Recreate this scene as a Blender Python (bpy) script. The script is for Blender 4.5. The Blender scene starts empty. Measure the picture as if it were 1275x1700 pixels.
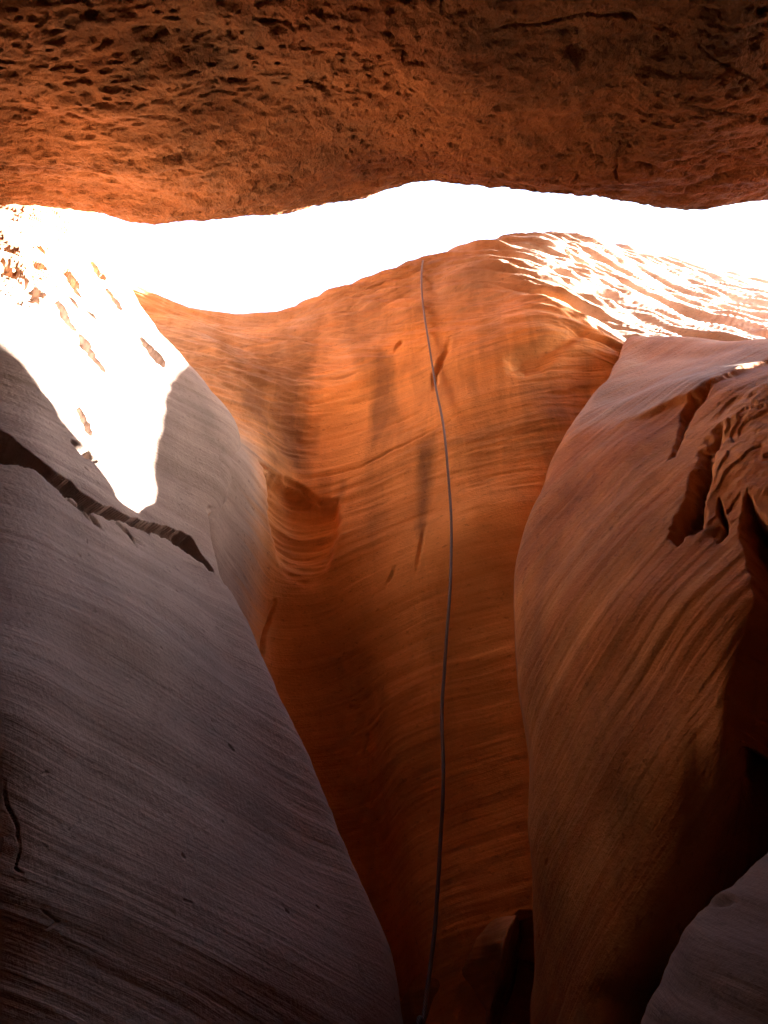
import bpy, math
import numpy as np

# ------------------------------------------------------------------ camera, sky, sun, exposure
scn = bpy.context.scene
PITCH = math.radians(38.0)
CAM = np.array([0.0, 0.0, 1.5])
F = 1334.0                       # focal length in photo pixels (1275 x 1700)
cd = bpy.data.cameras.new("camera")
cam = bpy.data.objects.new("camera", cd)
scn.collection.objects.link(cam)
cam.location = CAM
cam.rotation_euler = (math.pi / 2 + PITCH, 0, 0)
cd.sensor_fit = 'VERTICAL'
cd.angle = 2 * math.atan(850 / F)
cd.clip_start = 0.02
cd.clip_end = 2000
scn.camera = cam

SUN = np.array([0.90, 0.10, 0.38]); SUN /= np.linalg.norm(SUN)
w = bpy.data.worlds.new("World"); scn.world = w; w.use_nodes = True
nt = w.node_tree; nt.nodes.clear()
sky = nt.nodes.new('ShaderNodeTexSky'); sky.sky_type = 'NISHITA'; sky.sun_disc = False
sky.sun_elevation = math.asin(SUN[2]); sky.sun_rotation = math.atan2(SUN[0], SUN[1])
sky.air_density = 1.0; sky.dust_density = 2.0; sky.ozone_density = 0.6
bg = nt.nodes.new('ShaderNodeBackground'); bg.inputs[1].default_value = 0.065
wo = nt.nodes.new('ShaderNodeOutputWorld')
nt.links.new(sky.outputs[0], bg.inputs[0]); nt.links.new(bg.outputs[0], wo.inputs[0])

sd = bpy.data.lights.new("sun", 'SUN'); sd.energy = 5.0; sd.angle = math.radians(0.5)
sd.color = (1.0, 0.95, 0.87)
so = bpy.data.objects.new("sun", sd); scn.collection.objects.link(so)
from mathutils import Vector
so.rotation_euler = Vector(SUN).to_track_quat('Z', 'Y').to_euler()
so.location = (3, 2, 14)

scn.view_settings.view_transform = 'Standard'
scn.view_settings.look = 'None'
scn.view_settings.exposure = 5.0
scn.view_settings.gamma = 1.0
scn.cycles.max_bounces = 12
scn.cycles.diffuse_bounces = 10
scn.cycles.glossy_bounces = 3
scn.cycles.use_denoising = True
scn.cycles.sample_clamp_indirect = 0

# ------------------------------------------------------------------ numeric helpers
rng = np.random.RandomState(7)
PERM = np.concatenate([rng.permutation(256)] * 3).astype(np.int32)
G3 = np.array([[1,1,0],[-1,1,0],[1,-1,0],[-1,-1,0],[1,0,1],[-1,0,1],[1,0,-1],[-1,0,-1],
               [0,1,1],[0,-1,1],[0,1,-1],[0,-1,-1],[1,1,0],[-1,1,0],[0,-1,1],[0,-1,-1]], dtype=np.float32)

def perlin(P, sc=(1, 1, 1), seed=0):
    q = P * np.asarray(sc, dtype=np.float64) + np.array([17.3, 41.7, 5.1]) * (seed + 1)
    i = np.floor(q).astype(np.int64); f = (q - i).astype(np.float32); i &= 255
    u = f * f * f * (f * (f * 6 - 15) + 10)
    out = 0
    for dx in (0, 1):
        for dy in (0, 1):
            for dz in (0, 1):
                h = PERM[PERM[PERM[(i[..., 0] + dx) & 255] + ((i[..., 1] + dy) & 255)] + ((i[..., 2] + dz) & 255)] & 15
                g = G3[h]
                d = g[..., 0] * (f[..., 0] - dx) + g[..., 1] * (f[..., 1] - dy) + g[..., 2] * (f[..., 2] - dz)
                wx = u[..., 0] if dx else 1 - u[..., 0]
                wy = u[..., 1] if dy else 1 - u[..., 1]
                wz = u[..., 2] if dz else 1 - u[..., 2]
                out = out + d * wx * wy * wz
    return out

def fbm(P, sc, octv=4, seed=0, gain=0.5, lac=2.03):
    a = 1.0; s = np.asarray(sc, dtype=np.float64); o = 0
    for k in range(octv):
        o = o + a * perlin(P, s, seed + 11 * k); a *= gain; s = s * lac
    return o

def sstep(a, b, x):
    t = np.clip((x - a) / (b - a), 0, 1)
    return t * t * (3 - 2 * t)

def ray(x, y):
    a = (x - 637.5) / F; b = (850 - y) / F
    cp, sp = math.cos(PITCH), math.sin(PITCH)
    return np.array([a, cp - b * sp, sp + b * cp])

def at(x, y, t):
    "point seen at photo position x, y at depth t metres"
    return CAM + ray(x, y) * t

def project(P):
    d = P - CAM
    cp, sp = math.cos(PITCH), math.sin(PITCH)
    t = d[..., 1] * cp + d[..., 2] * sp
    up = -d[..., 1] * sp + d[..., 2] * cp
    ts = np.where(t > 0.05, t, 0.05)
    return 637.5 + F * d[..., 0] / ts, 850 - F * up / ts, t

def poly_sd(px, py, poly):
    "signed distance (positive inside) of points to a closed outline"
    pts = np.array(poly, dtype=np.float64)
    shp = px.shape; x = px.ravel(); y = py.ravel()
    m = 60
    box = (x > pts[:, 0].min() - m) & (x < pts[:, 0].max() + m) & (y > pts[:, 1].min() - m) & (y < pts[:, 1].max() + m)
    res = np.full(x.shape, -999.0)
    xs, ys = x[box], y[box]
    d2 = np.full(xs.shape, 1e12); ins = np.zeros(xs.shape, bool)
    n = len(pts)
    for k in range(n):
        x0, y0 = pts[k]; x1, y1 = pts[(k + 1) % n]
        ex, ey = x1 - x0, y1 - y0
        l2 = ex * ex + ey * ey + 1e-9
        t = np.clip(((xs - x0) * ex + (ys - y0) * ey) / l2, 0, 1)
        d2 = np.minimum(d2, (xs - x0 - t * ex) ** 2 + (ys - y0 - t * ey) ** 2)
        c = ((y0 > ys) != (y1 > ys)) & (xs < ex * (ys - y0) / (ey if abs(ey) > 1e-9 else 1e-9) + x0)
        ins ^= c
    d = np.sqrt(d2)
    res[box] = np.where(ins, d, -d)
    return res.reshape(shp)

def line_d(px, py, line):
    "distance to an open polyline, and the position 0..1 along it"
    pts = np.array(line, dtype=np.float64)
    d2 = np.full(px.shape, 1e12); pos = np.zeros(px.shape)
    n = len(pts) - 1
    for k in range(n):
        x0, y0 = pts[k][:2]; x1, y1 = pts[k + 1][:2]
        ex, ey = x1 - x0, y1 - y0
        t = np.clip(((px - x0) * ex + (py - y0) * ey) / (ex * ex + ey * ey + 1e-9), 0, 1)
        q = (px - x0 - t * ex) ** 2 + (py - y0 - t * ey) ** 2
        b = q < d2
        d2 = np.where(b, q, d2); pos = np.where(b, (k + t) / n, pos)
    return np.sqrt(d2), pos

def catmull(ctrl, subs):
    "Catmull-Rom along axis 0"
    R = len(ctrl)
    ext = np.concatenate([[2 * ctrl[0] - ctrl[1]], ctrl, [2 * ctrl[-1] - ctrl[-2]]])
    out = []
    for k in range(R - 1):
        p0, p1, p2, p3 = ext[k], ext[k + 1], ext[k + 2], ext[k + 3]
        t = np.arange(subs[k]) / subs[k]
        t = t.reshape((-1,) + (1,) * (ctrl.ndim - 1))
        out.append(0.5 * (2 * p1 + (p2 - p0) * t + (2 * p0 - 5 * p1 + 4 * p2 - p3) * t ** 2 + (3 * p1 - p0 - 3 * p2 + p3) * t ** 3))
    out.append(ctrl[-1:])
    return np.concatenate(out)

def spacing(ctrl, axis, step):
    px, py, t = project(ctrl)
    vis = (t > 0.3)
    px = np.clip(px, -60, 1335); py = np.clip(py, -60, 1760)
    if axis == 1:
        px, py, vis = px.T, py.T, vis.T
    L = np.hypot(np.diff(px, axis=0), np.diff(py, axis=0))
    L = np.where(vis[1:] & vis[:-1], L, 0)
    Wd = np.linalg.norm(np.diff(ctrl if axis == 0 else np.swapaxes(ctrl, 0, 1), axis=0), axis=-1)
    Wd = np.where(L > 15, Wd, 0).max(axis=1)
    L = L.max(axis=1)
    return [int(np.clip(round(max(l / step, min(d, 3.0) / (0.008 * step))), 5, 260)) for l, d in zip(L, Wd)]

def normals(P):
    du = np.gradient(P, axis=1); dv = np.gradient(P, axis=0)
    n = np.cross(du, dv)
    return n / (np.linalg.norm(n, axis=-1, keepdims=True) + 1e-12)

def smooth_n(N, it=6):
    for _ in range(it):
        M = N.copy()
        M[1:] += N[:-1]; M[:-1] += N[1:]; M[:, 1:] += N[:, :-1]; M[:, :-1] += N[:, 1:]
        N = M / (np.linalg.norm(M, axis=-1, keepdims=True) + 1e-12)
    return N

def rock(name, ctrl, disp, mat, label, cat, back, bed=(0, 0, 1), step=2.2, attrs=None, group=None, parent=None):
    "a closed rock mass: splined, weathered face + thick back"
    ctrl = np.array(ctrl, dtype=np.float64)
    P = catmull(ctrl, spacing(ctrl, 0, step))
    P = np.swapaxes(catmull(np.swapaxes(P, 0, 1), spacing(ctrl, 1, step)), 0, 1)
    N = smooth_n(normals(P))
    px, py, t = project(P)
    if callable(bed):
        B = bed(P, px, py)
    else:
        B = P.copy(); B[..., 2] = P @ (np.array(bed) / np.linalg.norm(bed))
    d = disp(P, N, px, py, t, B)
    push = None
    if isinstance(d, tuple): d, push = d
    A = attrs(P, N, px, py, t) if attrs else {}
    P = P + N * d[..., None]
    if push is not None: P = P + push
    M, K = P.shape[:2]
    V = P.reshape(-1, 3)
    idx = np.arange(M * K).reshape(M, K)
    q = np.stack([idx[:-1, :-1], idx[:-1, 1:], idx[1:, 1:], idx[1:, :-1]], -1).reshape(-1, 4)
    ring = np.concatenate([idx[0, :], idx[1:, -1], idx[-1, -2::-1], idx[-2:0:-1, 0]])
    n0 = len(V)
    Vb = V[ring] + np.asarray(back)
    V = np.concatenate([V, Vb, [Vb.mean(0)]])
    nr = len(ring); a = np.arange(nr); b = (a + 1) % nr
    q2 = np.stack([ring[a], n0 + a, n0 + b, ring[b]], -1)
    tri = np.stack([n0 + a, np.full(nr, n0 + nr), n0 + b], -1)
    me = bpy.data.meshes.new(name)
    nq = len(q) + len(q2); ntri = len(tri)
    loops = np.concatenate([q.ravel(), q2.ravel(), tri.ravel()]).astype(np.int32)
    starts = np.concatenate([np.arange(nq) * 4, nq * 4 + np.arange(ntri) * 3]).astype(np.int32)
    tot = np.concatenate([np.full(nq, 4), np.full(ntri, 3)]).astype(np.int32)
    me.vertices.add(len(V)); me.loops.add(len(loops)); me.polygons.add(len(starts))
    me.vertices.foreach_set('co', V.astype(np.float32).ravel())
    me.loops.foreach_set('vertex_index', loops)
    me.polygons.foreach_set('loop_start', starts)
    me.polygons.foreach_set('loop_total', tot)
    me.update(calc_edges=True); me.validate()
    me.polygons.foreach_set('use_smooth', np.ones(len(me.polygons), bool))
    for k, v in A.items():
        at_ = me.attributes.new(k, 'FLOAT', 'POINT')
        full = np.zeros(len(V), np.float32); full[:n0] = v.ravel()
        full[n0:n0 + nr] = v.ravel()[ring]
        at_.data.foreach_set('value', full)
    ba = me.attributes.new('bed', 'FLOAT_VECTOR', 'POINT')
    fb = np.concatenate([B.reshape(-1, 3), B.reshape(-1, 3)[ring], B.reshape(-1, 3)[:1]]).astype(np.float32)
    ba.data.foreach_set('vector', fb.ravel())
    me.materials.append(mat)
    o = bpy.data.objects.new(name, me); scn.collection.objects.link(o)
    if parent is None:
        o['label'] = label; o['category'] = cat; o['kind'] = 'thing'
        if group: o['group'] = group
    else:
        o.parent = parent
    return o, P

# ------------------------------------------------------------------ materials
class NB:
    def __init__(s, name):
        s.m = bpy.data.materials.new(name); s.m.use_nodes = True
        s.t = s.m.node_tree; s.t.nodes.clear()
    def n(s, typ, **kw):
        x = s.t.nodes.new(typ)
        for k, v in kw.items(): setattr(x, k, v)
        return x
    def l(s, a, b): s.t.links.new(a, b)
    def noise(s, vec, scale, detail=4, rough=0.55, dist=0.0):
        x = s.n('ShaderNodeTexNoise')
        x.inputs['Scale'].default_value = scale; x.inputs['Detail'].default_value = detail
        x.inputs['Roughness'].default_value = rough; x.inputs['Distortion'].default_value = dist
        s.l(vec, x.inputs['Vector']); return x
    def map(s, vec, scale=(1, 1, 1), rot=(0, 0, 0), loc=(0, 0, 0)):
        x = s.n('ShaderNodeMapping'); x.inputs['Scale'].default_value = scale
        x.inputs['Rotation'].default_value = rot; x.inputs['Location'].default_value = loc
        s.l(vec, x.inputs['Vector']); return x.outputs[0]
    def ramp(s, fac, stops):
        x = s.n('ShaderNodeValToRGB'); cr = x.color_ramp
        while len(cr.elements) < len(stops): cr.elements.new(0.5)
        for e, (p, c) in zip(cr.elements, stops):
            e.position = p; e.color = (c if len(c) == 4 else tuple(c) + (1,)) if not isinstance(c, float) else (c, c, c, 1)
        s.l(fac, x.inputs[0]); return x.outputs[0]
    def mix(s, fac, a, b, mode='MIX'):
        x = s.n('ShaderNodeMix', data_type='RGBA', blend_type=mode)
        for sock, v in ((x.inputs[0], fac), (x.inputs[6], a), (x.inputs[7], b)):
            if hasattr(v, 'is_linked'): s.l(v, sock)
            elif isinstance(v, (int, float)): sock.default_value = v
            else: sock.default_value = tuple(v) + (1,)
        return x.outputs[2]
    def math(s, op, a, b=0.0, clamp=False):
        x = s.n('ShaderNodeMath', operation=op, use_clamp=clamp)
        for sock, v in ((x.inputs[0], a), (x.inputs[1], b)):
            if hasattr(v, 'is_linked'): s.l(v, sock)
            else: sock.default_value = v
        return x.outputs[0]
    def attr(s, name):
        x = s.n('ShaderNodeAttribute', attribute_name=name); return x.outputs['Fac']

def sandstone(name, stops, alt2=None, alt=None, alt_attr=None, varnish=None, var_attr=None, band=9.0, fine=45.0, pits=0.0,
              bump=0.3, warp=0.1, grain=0.012):
    """stops: colour ramp over the bedding; alt: colour ramp of the weathered
    skin where alt_attr says; varnish: dark desert varnish where var_attr says"""
    b = NB(name)
    co = b.n('ShaderNodeTexCoord').outputs['Object']
    wn = b.noise(co, 1.1, 3, 0.5)
    wv = b.n('ShaderNodeVectorMath', operation='MULTIPLY_ADD')
    b.l(wn.outputs['Color'], wv.inputs[0]); wv.inputs[1].default_value = (warp, warp, warp); b.l(b.n('ShaderNodeAttribute', attribute_name='bed').outputs['Vector'], wv.inputs[2])
    bed = wv.outputs[0]
    n1 = b.noise(b.map(bed, (0.35, 0.35, band)), 1.0, 5, 0.62)
    n2 = b.noise(b.map(bed, (1.1, 1.1, fine)), 1.0, 5, 0.65)
    n3 = b.noise(co, 2.3, 5, 0.6, 0.4)
    g = b.noise(co, 260, 3, 0.7)
    fac = b.math('ADD', b.math('MULTIPLY', n1.outputs[0], 0.62), b.math('MULTIPLY', n2.outputs[0], 0.38))
    col = b.ramp(fac, stops)
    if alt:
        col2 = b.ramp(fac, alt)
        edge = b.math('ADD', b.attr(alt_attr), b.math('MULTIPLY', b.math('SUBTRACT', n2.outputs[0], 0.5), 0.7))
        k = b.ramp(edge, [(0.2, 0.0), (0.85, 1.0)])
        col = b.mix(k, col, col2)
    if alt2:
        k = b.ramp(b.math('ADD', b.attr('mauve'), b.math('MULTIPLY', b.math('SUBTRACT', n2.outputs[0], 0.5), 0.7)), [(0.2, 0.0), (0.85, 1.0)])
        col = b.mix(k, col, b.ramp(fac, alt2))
    if varnish:
        vn = b.noise(b.map(co, (9, 9, 1.0)), 1.0, 6, 0.62, 0.6)
        vs = b.math('ADD', b.attr(var_attr), b.math('ADD', b.math('MULTIPLY', b.math('SUBTRACT', vn.outputs[0], 0.5), 1.15),
                                                      b.math('MULTIPLY', b.math('SUBTRACT', n2.outputs[0], 0.5), 0.8)))
        k = b.ramp(vs, [(0.2, 0.0), (0.95, 0.85)])
        col = b.mix(k, col, varnish)
    col = b.mix(0.75, col, b.ramp(n3.outputs[0], [(0.3, 0.72), (0.55, 1.0), (0.75, 1.12)]), 'MULTIPLY')
    col = b.mix(0.5, col, b.ramp(g.outputs[0], [(0.3, 0.72), (0.6, 1.08)]), 'MULTIPLY')
    sp_ = b.noise(b.map(bed, (30, 30, 55)), 1.0, 3, 0.7)
    col = b.mix(0.5, col, b.ramp(sp_.outputs[0], [(0.30, 0.40), (0.40, 1.0), (0.62, 1.0), (0.74, 1.35)]), 'MULTIPLY')
    dst = b.noise(co, 0.9, 6, 0.68, 1.2)
    col = b.mix(0.6, col, b.ramp(dst.outputs[0], [(0.34, 0.70), (0.5, 1.0), (0.66, 1.14)]), 'MULTIPLY')
    if pits:
        pn = b.noise(b.map(bed, (9, 9, 30)), 1.0, 3, 0.6)
        col = b.mix(pits, col, b.ramp(pn.outputs[0], [(0.62, 1.0), (0.72, 0.45)]), 'MULTIPLY')
    pr = b.n('ShaderNodeBsdfPrincipled')
    b.l(col, pr.inputs['Base Color'])
    pr.inputs['Roughness'].default_value = 0.86
    pr.inputs['Specular IOR Level'].default_value = 0.18
    g2 = b.noise(co, 70, 4, 0.65)
    h = b.math('ADD', b.math('MULTIPLY', n2.outputs[0], 0.018), b.math('MULTIPLY', g2.outputs[0], grain))
    n4 = b.noise(b.map(bed, (2.5, 2.5, fine * 2.6)), 1.0, 4, 0.6)
    h = b.math('ADD', h, b.math('MULTIPLY', n4.outputs[0], 0.010))
    bp = b.n('ShaderNodeBump'); bp.inputs['Strength'].default_value = bump; bp.inputs['Distance'].default_value = 1.0
    b.l(h, bp.inputs['Height']); b.l(bp.outputs[0], pr.inputs['Normal'])
    out = b.n('ShaderNodeOutputMaterial'); b.l(pr.outputs[0], out.inputs[0])
    return b.m

def R3(x, y=0, z=0): return (math.radians(x), math.radians(y), math.radians(z))

ORANGE = [(0.25, (0.55, 0.215, 0.060)), (0.42, (0.67, 0.288, 0.086)), (0.55, (0.73, 0.34, 0.112)), (0.75, (0.61, 0.243, 0.069))]
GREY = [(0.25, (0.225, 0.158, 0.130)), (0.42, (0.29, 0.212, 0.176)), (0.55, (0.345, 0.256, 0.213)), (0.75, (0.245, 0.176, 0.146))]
SKIN = [(0.25, (0.25, 0.155, 0.110)), (0.42, (0.34, 0.22, 0.160)), (0.55, (0.40, 0.275, 0.205)), (0.75, (0.28, 0.175, 0.125))]
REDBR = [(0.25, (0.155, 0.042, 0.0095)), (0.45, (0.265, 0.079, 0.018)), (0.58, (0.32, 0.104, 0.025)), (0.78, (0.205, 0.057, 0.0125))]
TANRED = [(0.25, (0.32, 0.098, 0.028)), (0.45, (0.44, 0.152, 0.044)), (0.58, (0.53, 0.215, 0.068)), (0.78, (0.35, 0.110, 0.031))]
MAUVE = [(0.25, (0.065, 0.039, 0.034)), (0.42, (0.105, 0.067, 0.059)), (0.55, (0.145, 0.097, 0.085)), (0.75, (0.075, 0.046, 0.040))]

M_left = sandstone('grey_sandstone', GREY, alt=ORANGE, alt_attr='fresh_and_bounce', band=9, fine=46, bump=0.30, warp=0.07, grain=0.02)
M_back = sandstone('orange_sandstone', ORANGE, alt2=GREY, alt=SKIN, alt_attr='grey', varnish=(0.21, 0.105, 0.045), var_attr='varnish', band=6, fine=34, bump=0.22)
M_right = sandstone('ribbed_sandstone', TANRED, alt=SKIN, alt_attr='grey', varnish=(0.19, 0.08, 0.04), var_attr='varnish', band=9, fine=40, bump=0.32, grain=0.018)
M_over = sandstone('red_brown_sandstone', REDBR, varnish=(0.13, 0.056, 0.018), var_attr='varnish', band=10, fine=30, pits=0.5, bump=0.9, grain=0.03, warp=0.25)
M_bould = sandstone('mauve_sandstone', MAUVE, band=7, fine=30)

# ------------------------------------------------------------------ the left wall
ground_z = -0.3
def Wl(p): return np.array(p, dtype=float)

rows = [  # y, left-edge t, mid1 (x,t), mid2 (x,t), near-silhouette (x,t), silhouette (x,t)
    (2100, 1.23, (230, 1.28), (460, 1.48), (650, 1.71), (730, 1.98)),
    (1930, 1.23, (230, 1.32), (445, 1.54), (630, 1.79), (708, 2.05)),
    (1800, 1.23, (230, 1.38), (430, 1.61), (610, 1.87), (690, 2.12)),
    (1690, 1.24, (230, 1.44), (430, 1.68), (600, 1.93), (674, 2.18)),
    (1590, 1.25, (220, 1.47), (410, 1.71), (580, 2.02), (655, 2.25)),
    (1500, 1.25, (210, 1.49), (390, 1.77), (545, 2.09), (615, 2.30)),
    (1410, 1.26, (200, 1.53), (360, 1.81), (500, 2.15), (570, 2.38)),
    (1310, 1.26, (185, 1.58), (330, 1.87), (462, 2.22), (528, 2.48)),
    (1210, 1.25, (170, 1.62), (300, 1.93), (415, 2.27), (480, 2.56)),
    (1115, 1.29, (160, 1.68), (280, 2.01), (378, 2.37), (437, 2.66)),
    (1020, 1.42, (150, 1.75), (255, 2.08), (345, 2.46), (401, 2.78)),
    (950, 1.53, (135, 1.86), (235, 2.22), (315, 2.56), (364, 2.88)),
    (890, 1.66, (130, 2.00), (225, 2.38), (292, 2.68), (352, 3.02)),
    (800, 1.88, (130, 2.22), (220, 2.62), (295, 2.92), (380, 3.33)),
    (712, 2.14, (120, 2.50), (205, 2.86), (300, 3.20), (395, 3.66)),
    (650, 2.38, (105, 2.72), (185, 3.04), (270, 3.36), (351, 3.80)),
    (595, 2.60, (90, 2.92), (165, 3.20), (240, 3.50), (306, 3.95)),
    (540, 2.86, (75, 3.12), (140, 3.38), (205, 3.70), (261, 4.15)),
    (480, 3.16, (62, 3.40), (118, 3.60), (172, 3.92), (217, 4.40)),
    (420, 3.55, (52, 3.76), (100, 3.98), (145, 4.18), (186, 4.65)),
    (350, 4.05, (45, 4.22), (85, 4.40), (125, 4.50), (158, 4.95)),
    (270, 4.60, (40, 4.75), (75, 4.90), (105, 4.90), (130, 5.30)),
]
ctrl = []
for (y, t0, m1, m2, m3, s) in rows:
    dy = 0
    pts = [Wl((-0.85 - 0.12 * max(0, (1000 - y) / 700), -1.7, 0)), Wl((0, 0, 0))]
    pl = at(0, y, t0)
    far = at(-420, y - 20, t0 * 0.86)
    pts = [Wl((min(far[0], -0.75) - 0.1, -1.7, far[2] + 0.1)), Wl((far[0] * 1.0 - 0.02, 0.0 if far[1] > 0.3 else -0.3, far[2])), far, pl]
    pts += [at(m1[0], y, m1[1]), at(m2[0], y, m2[1]), at(m3[0], y, m3[1])]
    ps = at(s[0], y, s[1]); pts.append(ps)
    pts.append(ps + np.array([-0.16, 0.28, -0.02])); pts.append(ps + np.array([-0.9, 0.75, -0.05]))
    ctrl.append(pts)
low = [p.copy() for p in ctrl[0]]
for p in low: p[2] = ground_z
low2 = [p.copy() for p in ctrl[0]]
for p in low2: p[2] = 0.45
top = [p + np.array([-0.9, 0.25, 1.1]) for p in ctrl[-1]]
ctrl = [low, low2] + ctrl + [top]

SPL = [[(105, 815), (135, 840), (160, 868)], [(150, 850), (175, 880)], [(190, 860), (215, 885), (240, 905)], [(205, 870), (228, 905)],
       [(18, 1300), (24, 1340), (42, 1370), (46, 1410)], [(46, 1410), (36, 1440), (50, 1450)], [(80, 1510), (112, 1532), (90, 1545)]]
CHIPS = [(200, 405, 26, 12, 78), (118, 462, 22, 9, 55), (125, 480, 20, 5, 55), (105, 525, 30, 8, 60), (140, 580, 28, 11, 58), (158, 610, 22, 6, 50), (250, 585, 36, 8, 55),
         (20, 455, 40, 24, 20), (45, 480, 30, 14, 40), (50, 500, 18, 8, 30), (190, 495, 22, 4, 50), (160, 450, 22, 6, 50), (148, 745, 30, 8, 40),
         (145, 700, 26, 6, 55), (62, 440, 14, 7, 30), (15, 410, 14, 4, 5), (68, 415, 10, 4, 50), (35, 510, 20, 5, 10), (120, 500, 12, 3, 50), (150, 520, 12, 3, 40)]

def left_bed(P, px, py):
    L = np.linalg.norm(np.diff(P, axis=1), axis=-1); L = np.concatenate([0 * L[:, :1], np.cumsum(L, 1)], 1)
    k0 = np.argmin(np.abs(np.where(project(P)[2] > 0.3, px, 9e9).mean(0)))
    S = (L - L[:, k0:k0 + 1])
    H = np.linalg.norm(np.diff(P[:, k0:k0 + 400], axis=0), axis=-1).mean(1); H = np.concatenate([[0], np.cumsum(H)])[:, None] + 0 * S
    yr = np.median(py[:, k0:k0 + 300], axis=1)[:, None] + 0 * S
    q = H + S * np.interp(yr, [500, 850, 1000, 1500], [0.62, 0.55, 0.46, 0.36]) + 0.03 * perlin(P, (1.3, 1.3, 1.3), 4)
    return np.stack([S, 0.3 * P[..., 0], q], -1)

def left_disp(P, N, px, py, t, B):
    q = B
    d = 0.035 * fbm(P, (0.8, 0.8, 1.0), 2, 1)
    d += (0.007 - 0.004 * sstep(1150, 1400, py)) * fbm(q, (0.4, 0.4, 6), 3, 2) + 0.0015 * fbm(q, (1.0, 1.0, 34), 3, 3) * (0.4 + sstep(-0.2, 0.4, perlin(P, (1.6, 1.6, 1.6), 6)))
    # small pits
    pn = perlin(q, (22, 22, 50), 5)
    d -= 0.004 * sstep(0.68, 0.78, pn) * sstep(540, 660, py)
    jag = 5.0 * perlin(P, (12, 12, 12), 8) + 4 * perlin(P, (30, 30, 30), 9)
    # the crack: the bed above juts out over the bed below, so a dark underside shows
    top_ = np.interp(px, [-400, -40, 0, 40, 100, 160, 215, 270, 310, 345, 352], [610, 692, 712, 745, 790, 835, 862, 875, 893, 936, 948]) + 0.7 * jag
    bot_ = np.interp(px, [-400, -40, 0, 60, 105, 150, 190, 238, 262, 283, 310, 345, 354], [645, 742, 760, 779, 812, 848, 861, 881, 886, 896, 916, 942, 949]) + 1.0 * jag
    th = np.maximum(bot_ - top_, 3.0)
    rel = (bot_ - py) / th
    ins = sstep(-0.05, 0.06, rel) * (1 - sstep(0.96, 1.04, rel)) * (px < 354) * (t > 0.3)
    dep = np.clip(th * t / F * 2.6, 0.02, 0.24)
    d -= ins * dep * (1 + 0.5 * fbm(P, (9, 9, 14), 3, 23)) * np.clip(1.05 - rel, 0, 1) ** 0.45
    d += 0.006 * sstep(0.98, 1.05, rel) * sstep(150, 20, top_ - py) * sstep(354, 300, px) * (t > 0.3)
    for s in SPL:
        dd, pos = line_d(px + jag * 0.6, py + jag * 0.6, s)
        d -= 0.016 * sstep(3.5, 0.8, dd + 0.4 * np.abs(jag)) * np.sin(np.pi * np.clip(pos, 0.06, 0.94))
    for (cx, cy, L, Wd, ang) in CHIPS:
        ca, sa = math.cos(math.radians(ang)), math.sin(math.radians(ang))
        ux = (px - cx) * ca + (py - cy) * sa; uy = -(px - cx) * sa + (py - cy) * ca
        r = np.sqrt((ux / L) ** 2 + (uy / (0.8 * Wd)) ** 2) + 0.12 * jag
        d += np.where(r < 1.0, -0.04 * sstep(1.0, 0.6, r), 0)
    dd, pos = line_d(px + 0.5 * jag, py, [(350, 846), (356, 880), (364, 920), (374, 968)])
    d -= 0.05 * sstep(9, 2, dd + 0.5 * jag) * np.sin(np.pi * np.clip(pos, 0.05, 0.95))
    # broken, blocky rock high up by the frame's edge
    blk = sstep(560, 470, py) * sstep(150, 40, px)
    d += blk * 0.016 * np.round(3 * fbm(P, (4, 4, 7), 3, 21)) / 3
    return d

def left_attr(P, N, px, py, t):
    f = 0 * px
    for (cx, cy, r) in ((345, 690, 1), ):
        pass
    f = np.maximum(f, sstep(600, 400, py) * 0.45)  # orange over the upper wall stands in for warm bounce light
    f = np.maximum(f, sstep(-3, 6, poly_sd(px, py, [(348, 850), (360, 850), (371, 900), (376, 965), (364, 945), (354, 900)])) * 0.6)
    return {'fresh_and_bounce': f}

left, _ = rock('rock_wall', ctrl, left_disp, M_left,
               'pale grey leaning rock wall split by a long dark slanting crack, sunlit above it', 'rock wall', (-2.2, 0.3, 0), bed=left_bed, attrs=left_attr)

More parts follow.
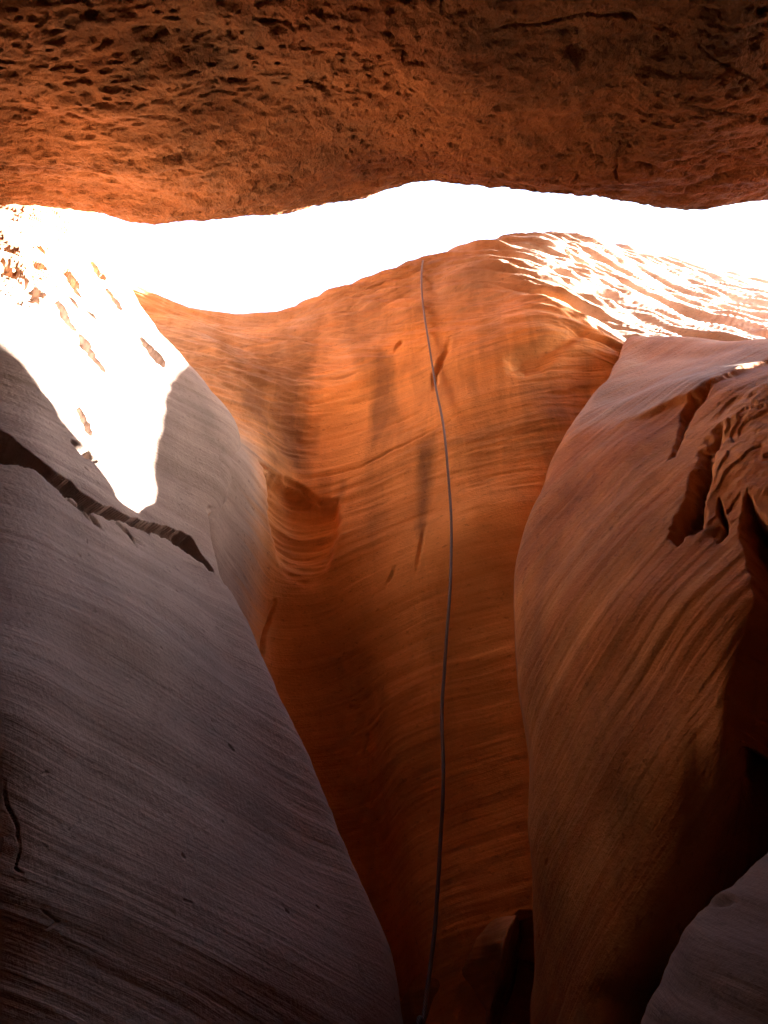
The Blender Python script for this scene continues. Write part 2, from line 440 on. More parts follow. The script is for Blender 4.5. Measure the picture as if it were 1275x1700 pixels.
# ------------------------------------------------------------------ the back wall with the pour-off lip
rowsC = [
    ([1760] * 11, [540, 590, 630, 668, 700, 750, 810, 880, 930, 980, 1060], [2.62, 2.82, 2.92, 2.87, 2.57, 2.47, 2.47, 2.47, 2.52, 2.62, 2.72]),
    ([1600] * 11, [530, 580, 620, 658, 694, 750, 810, 880, 930, 980, 1060], [2.72, 2.92, 3.04, 3.0, 2.7, 2.58, 2.57, 2.57, 2.62, 2.72, 2.82]),
    ([1400] * 11, [470, 520, 570, 622, 664, 740, 810, 880, 930, 990, 1070], [2.85, 3.03, 3.17, 3.19, 2.91, 2.81, 2.8, 2.8, 2.85, 2.95, 3.05]),
    ([1200] * 11, [400, 450, 510, 590, 642, 730, 800, 870, 925, 990, 1070], [2.95, 3.15, 3.31, 3.35, 3.13, 3.05, 3.05, 3.05, 3.1, 3.2, 3.25]),
    ([1020] * 11, [340, 400, 445, 530, 620, 710, 790, 860, 920, 1000, 1080], [3.0, 3.22, 3.50, 3.58, 3.46, 3.35, 3.35, 3.35, 3.4, 3.5, 3.5]),
    ([880] * 11, [330, 380, 437, 500, 600, 700, 790, 870, 935, 1010, 1100], [2.98, 3.2, 3.56, 3.86, 3.78, 3.66, 3.60, 3.60, 3.68, 3.8, 3.9]),
    ([740] * 11, [335, 378, 425, 490, 590, 700, 800, 890, 965, 1050, 1150], [3.36, 3.54, 3.84, 4.2, 4.22, 4.12, 4.0, 3.96, 4.02, 4.15, 4.3]),
    ([625] * 11, [260, 320, 400, 490, 590, 700, 800, 900, 1000, 1090, 1220], [4.1, 4.3, 4.5, 4.66, 4.66, 4.56, 4.4, 4.32, 4.4, 4.6, 4.8]),
    ([540, 550, 565, 555, 545, 530, 520, 520, 565, 590, 600], [200, 290, 410, 500, 600, 700, 800, 900, 1030, 1150, 1300], [4.8, 4.9, 5.02, 5.05, 5.02, 4.95, 4.84, 4.72, 4.72, 4.9, 5.1]),
    ([505, 530, 540, 526, 492, 462, 436, 435, 490, 520, 540], [195, 295, 420, 500, 600, 700, 812, 910, 1030, 1160, 1310], [5.1, 5.2, 5.3, 5.32, 5.34, 5.32, 5.22, 5.4, 5.6, 5.9, 6.1]),
    ([462, 513, 520, 505, 465, 432, 405, 397, 410, 442, 478], [190, 300, 420, 500, 600, 700, 815, 910, 1030, 1160, 1310], [5.4, 5.5, 5.6, 5.62, 5.64, 5.66, 5.9, 6.4, 7.0, 7.5, 7.8]),
]
ctrl = []
for ys, xs, ts in rowsC:
    pts = [at(x, y, t) for x, y, t in zip(xs, ys, ts)]
    p_ = pts[0] + np.array([-0.3, 0.06, 0])
    ctrl.append([p_ + (np.array([-2.5, -0.6, 0]) if ys[0] > 600 else np.array([-2.5, 0.3, -0.5])), p_] + pts)   # runs on behind the left wall
lowA = [p * [1, 1, 0] + [0, 0, 0.8] for p in ctrl[0]]
low = [p * [1, 1, 0] + [0, 0, ground_z] for p in ctrl[0]]
b1 = [p + np.array([0, 0.5, 0.06]) for p in ctrl[-1]]
b2 = [p + np.array([0, 2.2, 0.15]) for p in ctrl[-1]]
b3 = [p + np.array([0, 6.0, 0.4]) for p in ctrl[-1]]
ctrl = [low, lowA] + ctrl + [b1, b2, b3]

ALC = [(440, 780), (458, 790), (490, 803), (525, 826), (560, 828), (566, 870), (556, 930), (532, 972), (506, 986), (470, 965), (452, 920), (436, 850)]
SHELL = [(833, 600), (842, 578), (870, 553), (905, 538), (950, 528), (985, 545), (970, 566), (935, 590), (905, 622), (872, 632), (840, 626)]
def back_disp(P, N, px, py, t, B):
    q = B.copy(); q[..., 2] += 0.10 * perlin(P, (0.9, 0.9, 0.9), 4)
    d = 0.06 * fbm(P, (0.8, 0.8, 0.9), 3, 31) * sstep(430, 560, py)
    str_ = 0.3 + sstep(-0.3, 0.5, perlin(P, (1.1, 1.1, 1.1), 36))
    d += str_ * (0.008 * fbm(q, (0.5, 0.5, 5.0), 3, 32) + 0.003 * fbm(q, (1.2, 1.2, 24), 3, 33))
    jag = 4.0 * perlin(P, (9, 9, 9), 38) + 3 * perlin(P, (24, 24, 24), 39)
    s = poly_sd(px, py, ALC) + jag
    d -= 0.07 * sstep(-4, 14, s) * sstep(1000, 830, py) * (0.6 + 0.4 * sstep(420, 540, px))
    d -= 0.03 * sstep(0, 20, s) * (0.5 + fbm(q, (2, 2, 12), 3, 41))
    d -= 0.05 * sstep(-2, 30, poly_sd(px, py, SHELL) + 0.4 * jag) * sstep(575, 600, py + 0.35 * (px - 850))
    for ln, wd, dp in (([(748, 572), (738, 600), (724, 630), (722, 650)], 9, 0.06), ([(455, 790), (500, 808), (528, 830), (560, 828)], 6, 0.05),
                       ([(500, 800), (530, 790), (600, 770), (680, 735), (740, 710), (765, 690)], 3, 0.014), ([(655, 590), (668, 570), (662, 585)], 5, 0.03),
                       ([(535, 630), (590, 622)], 3, 0.02), ([(690, 950), (706, 870)], 7, 0.02),
                       ([(640, 970), (655, 940)], 4, 0.03), ([(455, 1000), (440, 1060), (438, 1110)], 7, 0.06), ([(430, 765), (450, 785)], 5, 0.04),
                       ([(975, 668), (1000, 650), (1018, 632)], 5, 0.04), ([(1025, 590), (1042, 580)], 5, 0.03)):
        dd, pos = line_d(px + jag * 0.5, py + jag * 0.5, ln)
        d -= 0.55 * dp * sstep(0.75 * wd, 0.5, dd) * np.sin(np.pi * np.clip(pos, 0.08, 0.92))
    # scalloped ledges on the weathered top at the right and along the lip
    Dm = sstep(0, 60, poly_sd(px, py, [(800, 380), (1400, 380), (1400, 640), (1060, 610), (1010, 582), (950, 548), (900, 512), (855, 475), (800, 430)]) + 30)
    Dm = np.where(t > 4.5, Dm, 0)
    e = P.copy()
    e[..., 2] = P[..., 2] + 0.25 * P[..., 0]
    led = fbm(e, (1.1, 1.1, 7.0), 4, 51, 0.55)
    saw = np.mod(e[..., 2] * 5.5 + 1.6 * fbm(e, (0.8, 0.8, 0.8), 3, 52), 1.0)
    saw = np.where(saw < 0.72, saw / 0.72, (1 - saw) / 0.28)
    d += Dm * (0.065 * led + 0.022 * (saw - 0.5) + 0.004 * fbm(e, (3, 3, 18), 2, 54))
    fl = sstep(900, 640, py) * sstep(-0.35, 0.35, perlin(P, (1.4, 1.4, 1.4), 57))
    fs = fbm(q, (2.2, 2.2, 15), 4, 58, 0.6)
    d += fl * (0.009 * np.clip(fs, -0.25, 0.25) + 0.003 * np.round(fs * 4) / 4)
    st = perlin(q, (3.5, 3.5, 30), 59)
    d -= 0.006 * sstep(0.36, 0.6, st) * (0.25 + fl)
    lipm = sstep(190, 60, py - np.interp(px, [190, 300, 420, 500, 600, 700, 815], [462, 513, 520, 505, 465, 432, 405])) * sstep(930, 780, px) * (t > 4)
    d += lipm * 0.03 * fbm(e, (1.6, 1.6, 14), 4, 55)
    rough = sstep(0, 40, poly_sd(px, py, [(330, 560), (530, 560), (530, 760), (430, 760), (400, 700)]) + 10)
    d += rough * 0.02 * fbm(P, (4, 4, 7), 4, 56)
    # dark opening low on the right
    d -= 0.7 * sstep(-3, 10, poly_sd(px, py, [(848, 1530), (862, 1514), (900, 1516), (960, 1560), (960, 2100), (800, 2100), (815, 1700), (835, 1600)]))
    return d

def back_attr(P, N, px, py, t):
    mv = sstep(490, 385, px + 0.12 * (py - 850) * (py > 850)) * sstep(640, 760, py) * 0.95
    g = 0 * px
    lip = np.interp(px, [190, 300, 420, 500, 600, 700, 815, 910, 1030, 1160, 1310], [462, 513, 520, 505, 465, 432, 405, 397, 410, 442, 478])
    v = 0.02 + 0.36 * sstep(1000, 700, py) + 0.4 * sstep(240, 20, py - lip) + 0.35 * fbm(P, (1.5, 1.5, 0.9), 3, 60)
    v = np.maximum(v, 0.95 * sstep(-20, 40, poly_sd(px, py, [(330, 560), (540, 570), (530, 700), (525, 800), (440, 800), (400, 700)])))
    v = np.maximum(v, 0.9 * sstep(-14, 20, poly_sd(px, py, [(612, 560), (662, 590), (668, 690), (640, 720), (612, 760), (605, 700)])))
    v = np.maximum(v, 0.85 * sstep(-12, 16, poly_sd(px, py, [(690, 740), (735, 700), (722, 800), (700, 900), (688, 880)])))
    v = np.maximum(v, 0.7 * sstep(-10, 12, poly_sd(px, py, [(560, 790), (582, 785), (570, 840), (556, 830)])))
    v = v * (1 - 0.9 * sstep(-16, 16, poly_sd(px, py, [(548, 560), (575, 560), (600, 640), (605, 780), (535, 780), (540, 660)])))
    v = v * (1 - 0.9 * sstep(-4, 6, poly_sd(px, py, [(635, 510), (690, 485), (740, 475), (720, 490), (660, 512)])))
    v = v + 0.0 * py
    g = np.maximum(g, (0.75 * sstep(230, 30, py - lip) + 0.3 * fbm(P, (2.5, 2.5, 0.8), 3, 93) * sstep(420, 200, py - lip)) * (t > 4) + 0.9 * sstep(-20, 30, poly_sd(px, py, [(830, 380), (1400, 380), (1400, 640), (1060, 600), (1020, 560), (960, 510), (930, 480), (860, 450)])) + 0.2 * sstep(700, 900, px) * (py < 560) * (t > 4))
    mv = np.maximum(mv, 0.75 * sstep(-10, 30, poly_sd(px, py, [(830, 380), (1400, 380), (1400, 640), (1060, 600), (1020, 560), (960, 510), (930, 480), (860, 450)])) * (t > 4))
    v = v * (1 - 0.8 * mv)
    return {'grey': g, 'varnish': v, 'mauve': mv}

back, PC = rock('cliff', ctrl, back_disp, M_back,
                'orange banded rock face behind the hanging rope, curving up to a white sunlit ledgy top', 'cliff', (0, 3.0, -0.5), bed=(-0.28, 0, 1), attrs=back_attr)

# ------------------------------------------------------------------ the right buttress
rowsR = [
    ([1760] * 7, [887, 935, 990, 1050, 1115, 1190, 1320], [2.3, 2.05, 1.93, 1.92, 2.15, 2.8, 3.2]),
    ([1600] * 7, [885, 940, 1005, 1085, 1165, 1235, 1340], [2.35, 2.1, 1.95, 1.9, 2.02, 2.7, 3.2]),
    ([1400] * 7, [880, 945, 1035, 1140, 1215, 1280, 1400], [2.4, 2.15, 1.98, 1.88, 1.98, 2.6, 3.2]),
    ([1250] * 7, [872, 940, 1040, 1150, 1232, 1290, 1450], [2.5, 2.2, 2.0, 1.87, 1.87, 2.4, 2.8]),
    ([1120] * 7, [858, 930, 1040, 1140, 1225, 1300, 1450], [2.6, 2.3, 2.1, 1.95, 1.88, 2.0, 2.2]),
    ([1000] * 7, [856, 930, 1040, 1150, 1240, 1310, 1450], [2.75, 2.45, 2.2, 2.05, 1.95, 1.95, 2.0]),
    ([880] * 7, [880, 950, 1050, 1150, 1230, 1300, 1450], [2.95, 2.7, 2.45, 2.3, 2.2, 2.12, 2.0]),
    ([770] * 7, [920, 980, 1060, 1150, 1230, 1300, 1450], [3.25, 3.0, 2.8, 2.6, 2.45, 2.35, 2.1]),
    ([690] * 7, [963, 1010, 1080, 1160, 1230, 1300, 1450], [3.6, 3.4, 3.15, 2.95, 2.75, 2.6, 2.3]),
    ([625] * 7, [1001, 1050, 1110, 1180, 1240, 1300, 1450], [4.0, 3.8, 3.55, 3.3, 3.15, 3.0, 2.6]),
    ([588] * 7, [1028, 1075, 1130, 1190, 1245, 1300, 1450], [4.35, 4.25, 4.05, 3.8, 3.6, 3.45, 3.0]),
    ([580, 573, 571, 569, 567, 566, 560], [1047, 1085, 1140, 1195, 1250, 1300, 1450], [4.65, 4.62, 4.5, 4.35, 4.2, 4.05, 3.5]),
]
ctrl = []
for ys, xs, ts in rowsR:
    pts = [at(x, y, t) for x, y, t in zip(xs, ys, ts)]
    s = pts[0]
    last = pts[-1]
    pts = [s + np.array([0.95, 1.5, 0]), s + np.array([0.16, 0.30, 0])] + pts + \
          [Wl((max(last[0], 0.95), min(1.1, last[1] * 0.6), last[2])), Wl((max(last[0] * 0.95, 0.9), 0.25, last[2] + 0.15)), Wl((max(last[0] * 0.9, 0.95), -1.7, last[2] + 0.15))]
    ctrl.append(pts)
low = [p * [1, 1, 0] + [0, 0, ground_z] for p in ctrl[0]]
lowA = [p * [1, 1, 0] + [0, 0, 0.7] for p in ctrl[0]]
b1 = [p + np.array([0.12, 0.45, -0.05]) for p in ctrl[-1]]
b2 = [p + np.array([0.4, 1.6, -0.6]) for p in ctrl[-1]]
for k in (-3, -2, -1):          # off to the right the buttress runs on up to the overhang
    up = {-3: 0.12, -2: 0.6, -1: 0.6}[k]
    b1[k] = ctrl[-1][k] + np.array([0.1, -0.1, up]); b2[k] = ctrl[-1][k] + np.array([0.3, -0.3, 3.3 * up])
ctrl = [low, lowA] + ctrl + [b1, b2]

TRI = [(1178, 723), (1205, 695), (1203, 729), (1190, 752), (1188, 769), (1180, 808), (1172, 829), (1175, 854), (1165, 880), (1125, 907), (1110, 896),
       (1120, 871), (1121, 854), (1140, 829), (1142, 795), (1159, 748)]
SMALL = [(1192, 822), (1200, 845), (1207, 865), (1205, 882), (1190, 898), (1201, 869), (1188, 846)]
DARK = [(1239, 812), (1252, 837), (1300, 880), (1420, 880), (1420, 1236), (1275, 1236), (1242, 1240), (1217, 1200), (1212, 1140), (1235, 1070), (1255, 1000),
        (1249, 960), (1237, 918), (1229, 886), (1230, 850)]
RIND = [(1420, 560), (1275, 590), (1237, 608), (1184, 642), (1175, 655), (1135, 673), (1103, 684), (1067, 700), (1040, 711), (1005, 735), (1000, 900), (1420, 900)]
STRIP = [(1186, 640), (1150, 668), (1132, 690), (1124, 735), (1110, 765), (1122, 755), (1150, 695), (1178, 668)]
def right_disp(P, N, px, py, t, B):
    q = B.copy(); q[..., 2] += 0.04 * perlin(P, (1.5, 1.5, 1.5), 4)
    d = 0.05 * fbm(P, (1, 1, 1), 3, 61)
    low_ = 0.35 * sstep(760, 900, py)
    rib = 0.3 + 1.2 * sstep(-0.25, 0.45, perlin(P, (1.7, 1.7, 1.7), 64))
    d += rib * ((0.005 + 0.005 * low_) * fbm(q, (0.5, 0.5, 8), 3, 62) + (0.002 + 0.0025 * low_) * fbm(q, (1.2, 1.2, 32), 3, 63))
    jag = 4.0 * perlin(P, (14, 14, 14), 68) + 4 * perlin(P, (32, 32, 32), 69)
    tri = sstep(-2, 16, poly_sd(px, py, TRI) + 1.3 * jag)
    d -= tri * (0.075 + 0.06 * np.round(3 * fbm(q, (3, 3, 8), 3, 78)) / 3 + 0.03 * fbm(P, (12, 12, 12), 3, 79))
    d -= 0.08 * sstep(-2, 6, poly_sd(px, py, SMALL) + 0.4 * jag)
    push = (0.62 * sstep(-4, 42, poly_sd(px, py, DARK) + 1.5 * jag))[..., None] * np.array([0.6, 0.8, 0.0])
    rs = poly_sd(px, py, RIND) + 0.5 * jag
    d -= 0.022 * sstep(1020, 1110, px) * sstep(-2, 4, rs) * sstep(900, 700, py)
    d -= 0.03 * sstep(-2, 8, poly_sd(px, py, STRIP) + 0.7 * jag)
    # blocky broken rock beside the recess
    blk = sstep(-10, 30, poly_sd(px, py, [(1180, 660), (1330, 600), (1330, 860), (1240, 830), (1200, 900), (1165, 900), (1180, 800)]))
    d += blk * (0.021 * np.round(3.5 * fbm(q, (3, 3, 6), 3, 71)) / 3.5 + 0.007 * fbm(P, (12, 12, 16), 3, 72))
    pn = perlin(q, (20, 20, 46), 75)
    d -= 0.003 * sstep(0.66, 0.78, pn)
    return d, push
def right_attr(P, N, px, py, t):
    top = sstep(3, -6, poly_sd(px, py, RIND)) * sstep(760, 690, py)
    g = top * 0.7
    v = 0.35 + 0.3 * fbm(P, (1.2, 1.2, 1.2), 3, 77) - 0.25 * top
    v = np.maximum(v, 0.7 * sstep(0, 12, poly_sd(px, py, TRI)))  # the triangular hollow is coloured darker inside
    return {'grey': g, 'varnish': v}
right, _ = rock('rock_buttress', ctrl, right_disp, M_right,
                'brown ribbed rock buttress at the right with a dark triangular hollow below its grey top', 'rock buttress', (2.2, 0.4, 0), bed=(-0.85, 0.3, 1), attrs=right_attr)

# ------------------------------------------------------------------ added unseen rock whose crest cuts the sun patch on the left wall
crest = [(4.4, 5.4), (3.9, 5.5), (3.5, 5.62), (3.42, 5.8), (3.34, 6.2), (3.26, 6.45), (3.18, 6.45), (3.1, 6.36), (3.07, 6.30), (2.96, 6.11), (2.84, 5.88), (2.76, 5.70), (2.67, 5.40), (2.61, 5.16), (2.57, 4.98), (2.40, 4.76), (2.3, 4.6), (2.2, 4.3)]
ctrl = [[Wl((X, y, z + dz if dz is not None else 2.0)) for y, z in crest]
        for X, dz in ((3.25, None), (3.28, -0.6), (3.33, -0.12), (3.42, 0.0), (3.8, 0.0), (4.3, -0.3), (4.5, None))]
def blocker_disp(P, N, px, py, t, B):
    return 0.02 * fbm(P, (3, 3, 5), 3, 131)
rock('sun_blocker_rock', ctrl, blocker_disp, M_right, 'added unseen brown rock blocking the sun from part of the grey wall', 'sun blocker', (0.0, 1.2, -1.0), step=6)

# ------------------------------------------------------------------ the overhang
EX = [-700, -250, -60, 60, 130, 270, 400, 560, 680, 800, 1000, 1150, 1275, 1500, 2000]
EY = [330, 345, 352, 360, 366, 374, 358, 336, 319, 333, 338, 347, 349, 362, 470]  # unseen right end dips low, shaped to shade the left wall
ET = [3.9, 3.9, 3.9, 3.9, 3.9, 3.9, 3.92, 3.9, 3.88, 3.85, 3.8, 3.78, 3.8, 3.88, 3.84]
ctrl = []
edge = [at(x, y, t) for x, y, t in zip(EX, EY, ET)]
lean = [0.6] * 12 + [0.5, 0.15, 0.1]      # the far side stands steeper off to the right
ctrl.append([p + np.array([0, 0.9 * k, 5.5]) for p, k in zip(edge, lean)])
ctrl.append([p + np.array([0, 0.4 * k, 2.4]) for p, k in zip(edge, lean)])
ctrl.append([p + np.array([0, 0.12 * k, 0.55]) for p, k in zip(edge, lean)])
ctrl.append(edge)
for f_, dt in ((0.80, 0.42), (0.5, 0.72), (0.18, 0.93), (-0.4, 1.25)):
    ctrl.append([at(x, y * f_, t - dt) for x, y, t in zip(EX, EY, ET)])
for yy, zz in ((0.25, 4.3), (-0.8, 3.6), (-1.25, 2.4), (-1.35, 1.0), (-1.4, ground_z)):
    ctrl.append([Wl((p[0], yy, zz)) for p in edge])

def over_disp(P, N, px, py, t, B):
    q = P.copy(); q[..., 1] *= 1.0
    s_ = P.copy(); s_[..., 0] += 0.35 * P[..., 1]
    d = 0.10 * fbm(P, (0.7, 0.9, 0.9), 3, 81)
    left_rough = sstep(620, 250, px)
    d += 0.024 * fbm(s_, (1.0, 4.0, 4.0), 4, 82) * (0.7 + 0.9 * left_rough)
    zone = 0.12 + 0.65 * sstep(-0.1, 0.3, perlin(P, (1.3, 1.3, 1.3), 83)) + 0.5 * sstep(620, 300, px)
    pn = perlin(s_, (6.5, 21, 21), 84) + 0.35 * perlin(s_, (14, 30, 30), 85)
    d -= 0.014 * zone * sstep(0.34, 0.6, pn)
    pn = perlin(s_, (11, 26, 26), 86) + 0.3 * perlin(s_, (30, 50, 50), 87)
    d -= 0.012 * zone * sstep(0.26, 0.5, pn)
    pn = perlin(s_, (3.6, 13, 13), 94) + 0.25 * perlin(s_, (16, 30, 30), 95)
    d -= 0.020 * sstep(0.50, 0.68, pn)
    d += 0.010 * fbm(P, (12, 20, 20), 3, 88)
    pn = perlin(s_, (20, 46, 46), 90) + 0.4 * perlin(s_, (9, 18, 18), 92)
    d -= 0.010 * (0.4 + zone) * sstep(0.30, 0.46, pn)
    jag = 5 * perlin(P, (8, 8, 8), 89)
    for ln, wd, dp in (([(805, 45), (850, 38), (900, 42), (980, 25), (1080, 38), (1125, 62)], 3, 0.035), ([(1135, 165), (1170, 178), (1220, 185), (1290, 200)], 5, 0.06),
                       ([(1155, 70), (1190, 100), (1240, 125), (1265, 140)], 3, 0.03), ([(1040, 262), (1075, 270), (1095, 278)], 10, 0.07), ([(1110, 268), (1135, 275)], 8, 0.05),
                       ([(670, 85), (705, 88)], 7, 0.05), ([(375, 128), (405, 128)], 9, 0.07), ([(430, 25), (480, 30)], 7, 0.06), ([(285, 250), (325, 240)], 8, 0.06),
                       ([(420, 290), (470, 287)], 7, 0.05), ([(135, 285), (175, 278), (212, 290)], 8, 0.05), ([(1140, 325), (1180, 305), (1230, 290), (1300, 283)], 10, 0.06),
                       ([(1030, 250), (1022, 275), (1035, 300)], 4, 0.03)):
        dd, pos = line_d(px + jag, py + jag, ln)
        d -= 0.6 * dp * sstep(wd, 0.5, dd + 0.5 * np.abs(jag)) * np.sin(np.pi * np.clip(pos, 0.12, 0.88))
    return d
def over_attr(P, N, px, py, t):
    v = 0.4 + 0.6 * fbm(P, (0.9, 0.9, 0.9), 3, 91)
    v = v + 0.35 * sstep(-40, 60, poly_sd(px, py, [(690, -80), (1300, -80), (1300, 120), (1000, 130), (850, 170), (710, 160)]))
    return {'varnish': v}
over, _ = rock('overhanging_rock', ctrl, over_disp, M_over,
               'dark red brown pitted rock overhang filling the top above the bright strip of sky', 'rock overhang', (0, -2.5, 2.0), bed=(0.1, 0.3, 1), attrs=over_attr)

# ------------------------------------------------------------------ boulder low on the right
sil = [(1000, 1880), (1035, 1780), (1065, 1700), (1090, 1640), (1130, 1560), (1200, 1480), (1275, 1420), (1380, 1370), (1520, 1330)]
ctrl = []
r3 = [at(x, y, 1.5) for x, y in sil]
r2 = [at(x + 36, y + 36, 1.30) for x, y in sil]
r1 = [at(x + 120, y + 120, 1.14) for x, y in sil]
r0 = [at(x + 260, y + 250, 1.04) for x, y in sil]
r00 = [at(x + 470, y + 430, 0.97) for x, y in sil]
r4 = [p + np.array([0.16, 0.26, 0.0]) for p in r3]
r5 = [p + np.array([0.55, 0.75, -0.25]) for p in r3]
lo = [p * [1, 1, 0] + [0.12, -0.05, ground_z] for p in r00]
ctrl = [lo, r00, r0, r1, r2, r3, r4, r5]
def bould_disp(P, N, px, py, t, B):
    q = B
    d = 0.03 * fbm(P, (2.0, 2.0, 2.0), 2, 101) + 0.032 * fbm(q, (0.8, 0.8, 6), 3, 102) + 0.003 * fbm(q, (2, 2, 30), 3, 103)
    d -= 0.02 * sstep(0.4, 0.6, perlin(q, (4, 4, 14), 104))
    return d
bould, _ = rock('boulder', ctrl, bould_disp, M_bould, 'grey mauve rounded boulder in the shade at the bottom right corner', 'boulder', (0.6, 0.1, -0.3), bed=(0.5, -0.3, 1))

# ------------------------------------------------------------------ small fin at the foot of the back wall
cols = [  # y, xs, ts
    (1760, [640, 690, 750, 795, 806, 830], [2.84, 2.74, 2.68, 2.62, 2.62, 3.08]),
    (1700, [650, 695, 755, 800, 815, 840], [2.8, 2.69, 2.63, 2.57, 2.56, 3.05]),
    (1640, [680, 715, 765, 812, 828, 855], [2.75, 2.65, 2.58, 2.52, 2.5, 3.01]),
    (1590, [720, 755, 790, 822, 838, 862], [2.72, 2.63, 2.56, 2.5, 2.47, 2.97]),
    (1550, [770, 795, 815, 835, 845, 866], [2.71, 2.62, 2.57, 2.51, 2.48, 2.94]),
    (1520, [810, 825, 838, 850, 858, 870], [2.76, 2.68, 2.64, 2.6, 2.58, 2.96]),
]
ctrl = [[at(x, y, t) for x, t in zip(xs, ts)] for y, xs, ts in cols]
lo = [p * [1, 1, 0] + [0, 0, ground_z] for p in ctrl[0]]
hi = [p + np.array([0.02, 0.3, 0.05]) for p in ctrl[-1]]
ctrl = [lo] + ctrl + [hi]
def fin_disp(P, N, px, py, t, B):
    d = 0.02 * fbm(P, (2.5, 2.5, 2.5), 3, 111) + 0.006 * fbm(P, (2, 2, 20), 3, 112)
    d -= 0.03 * sstep(1.0, 0.1, np.sqrt(((px - 808) / 34) ** 2 + ((py - 1610) / 60) ** 2))
    return d
fin, _ = rock('rock_fin', ctrl, fin_disp, M_back, 'small dark red rock fin with a thin bright edge at the orange face foot', 'rock fin', (0.05, 0.6, -0.1),
              attrs=lambda P, N, px, py, t: {'grey': 0 * px, 'varnish': 0 * px + 0.8, 'mauve': 0 * px})  # whole fin toned darker to bring its brightness down

# ------------------------------------------------------------------ floor of the slot
def floor():
    n = 120
    g = np.stack(np.meshgrid(np.linspace(-60, 60, n), np.linspace(-60, 60, n)), -1)
    near = np.sign(g) * (np.abs(g) / 60) ** 3 * 60
    z = 0.06 * perlin(np.concatenate([near, 0 * near[..., :1]], -1), (0.9, 0.9, 1), 121)
    V = np.concatenate([near, z[..., None]], -1).reshape(-1, 3)
    idx = np.arange(n * n).reshape(n, n)
    q = np.stack([idx[:-1, :-1], idx[:-1, 1:], idx[1:, 1:], idx[1:, :-1]], -1).reshape(-1, 4)
    me = bpy.data.meshes.new('ground'); me.from_pydata(V.tolist(), [], q.tolist())
    b = NB('sand'); co = b.n('ShaderNodeTexCoord').outputs['Object']
    c = b.ramp(b.noise(co, 6, 6, 0.6).outputs[0], [(0.3, (0.16, 0.085, 0.05)), (0.7, (0.25, 0.14, 0.085))])
    pr = b.n('ShaderNodeBsdfPrincipled'); b.l(c, pr.inputs['Base Color']); pr.inputs['Roughness'].default_value = 0.95
    out = b.n('ShaderNodeOutputMaterial'); b.l(pr.outputs[0], out.inputs[0])
    me.materials.append(b.m)
    o = bpy.data.objects.new('ground', me); scn.collection.objects.link(o); o['kind'] = 'structure'
floor()

# ------------------------------------------------------------------ the rope
cpx, cpy, ct = project(PC)
def t_surface(x, y):
    m = np.hypot(cpx - x, cpy - y)
    m = np.where(np.abs(m) < 6, ct, 99)
    return m.min()
RP = [(702, 433, .02), (700, 450, .02), (700, 480, .02), (704, 520, .025), (712, 570, .03), (719, 615, .04), (725, 650, .06), (735, 700, .10), (740, 740, .15), (745, 800, None),
      (749, 860, None), (749, 920, None), (747, 980, None), (742, 1050, None), (738, 1110, None), (734, 1170, None), (734, 1210, None), (736, 1270, None), (735, 1330, None), (731, 1400, None),
      (727, 1470, None), (722, 1540, None), (715, 1600, None), (708, 1650, None), (702, 1700, None), (694, 1760, None)]
pts = []
for x, y, off in RP:
    if off is not None:
        t = t_surface(x, y) - off; t740 = t
    else:
        t = np.interp(y, [740, 1000, 1300, 1760], [t740, 3.1, 2.55, 2.0])
    pts.append(at(x, y, t))
head = [pts[0] + np.array([0.02, 1.6, 0.06]), pts[0] + np.array([0.005, 0.25, 0.035]), pts[0] + np.array([0.0, 0.06, 0.015])]
tail = [pts[-1] * [1, 1, 0] + [0.0, -0.02, 0.75], pts[-1] * [1, 1, 0] + [0.02, -0.04, 0.06], pts[-1] * [1, 1, 0] + [0.22, 0.05, 0.05]]
line = catmull(np.array(head + pts + tail), [8] * (len(head + pts + tail) - 1))
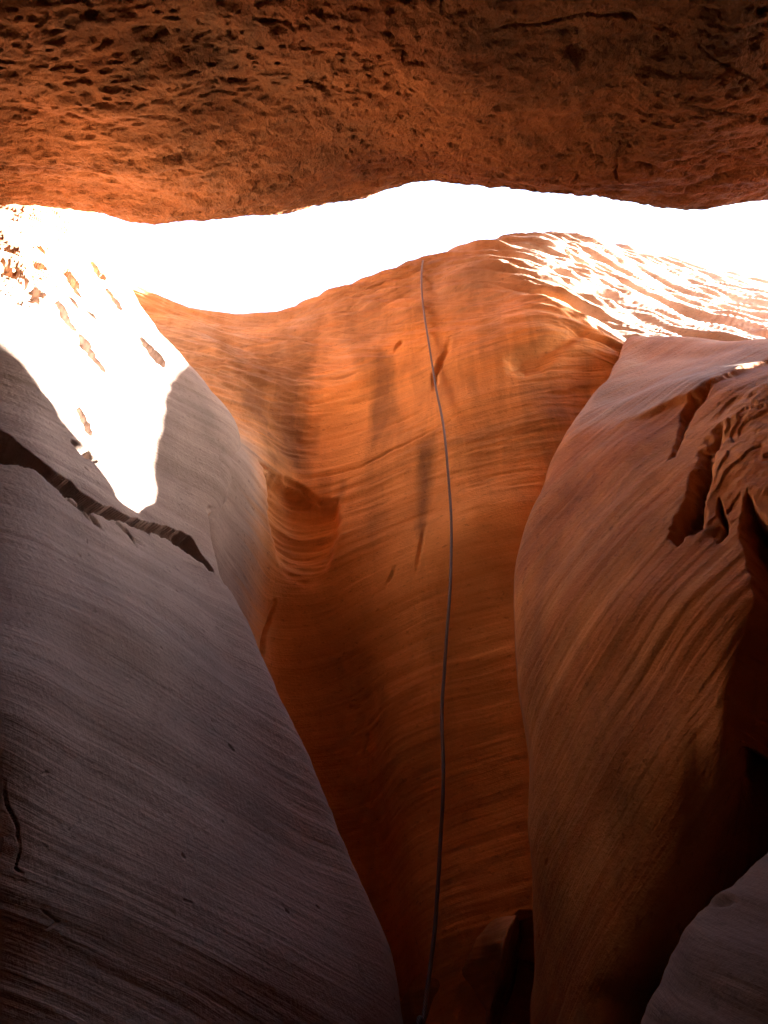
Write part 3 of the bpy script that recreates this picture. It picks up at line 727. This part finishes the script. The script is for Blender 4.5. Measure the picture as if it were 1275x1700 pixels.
def tube(name, line, r, mat, seg=10):
    T = np.gradient(line, axis=0); T /= np.linalg.norm(T, axis=1, keepdims=True)
    a = np.cross(T, [1.0, 0.2, 0.0]); a /= np.linalg.norm(a, axis=1, keepdims=True)
    b = np.cross(T, a)
    an = np.linspace(0, 2 * math.pi, seg, endpoint=False)
    V = (line[:, None] + r * (np.cos(an)[None, :, None] * a[:, None] + np.sin(an)[None, :, None] * b[:, None])).reshape(-1, 3)
    n = len(line); fs = []
    for i in range(n - 1):
        for j in range(seg):
            k = (j + 1) % seg
            fs.append((i * seg + j, i * seg + k, (i + 1) * seg + k, (i + 1) * seg + j))
    fs.append(tuple(range(seg))[::-1]); fs.append(tuple((n - 1) * seg + j for j in range(seg)))
    me = bpy.data.meshes.new(name); me.from_pydata(V.tolist(), [], fs); me.materials.append(mat)
    me.polygons.foreach_set('use_smooth', np.ones(len(me.polygons), bool))
    uv = me.uv_layers.new(name='UVMap')
    L = np.concatenate([[0], np.cumsum(np.linalg.norm(np.diff(line, axis=0), axis=1))])
    o = bpy.data.objects.new(name, me); scn.collection.objects.link(o)
    return o
b = NB('rope_sheath'); co = b.n('ShaderNodeTexCoord').outputs['Object']
wv = b.n('ShaderNodeTexWave'); wv.inputs['Scale'].default_value = 60; b.l(b.map(co, (1, 1, 1), R3(0, 35, 0)), wv.inputs['Vector'])
c = b.ramp(wv.outputs[0], [(0.3, (0.065, 0.036, 0.028)), (0.7, (0.15, 0.095, 0.078))])
pr = b.n('ShaderNodeBsdfPrincipled'); b.l(c, pr.inputs['Base Color']); pr.inputs['Roughness'].default_value = 0.7
bp = b.n('ShaderNodeBump'); bp.inputs['Strength'].default_value = 0.4; bp.inputs['Distance'].default_value = 0.002
b.l(wv.outputs[0], bp.inputs['Height']); b.l(bp.outputs[0], pr.inputs['Normal'])
out = b.n('ShaderNodeOutputMaterial'); b.l(pr.outputs[0], out.inputs[0])
ro = tube('rope', line, 0.0060, b.m)
ro['label'] = 'single thin pale rope hanging from the lip down the orange rock face'; ro['category'] = 'rope'; ro['kind'] = 'thing'
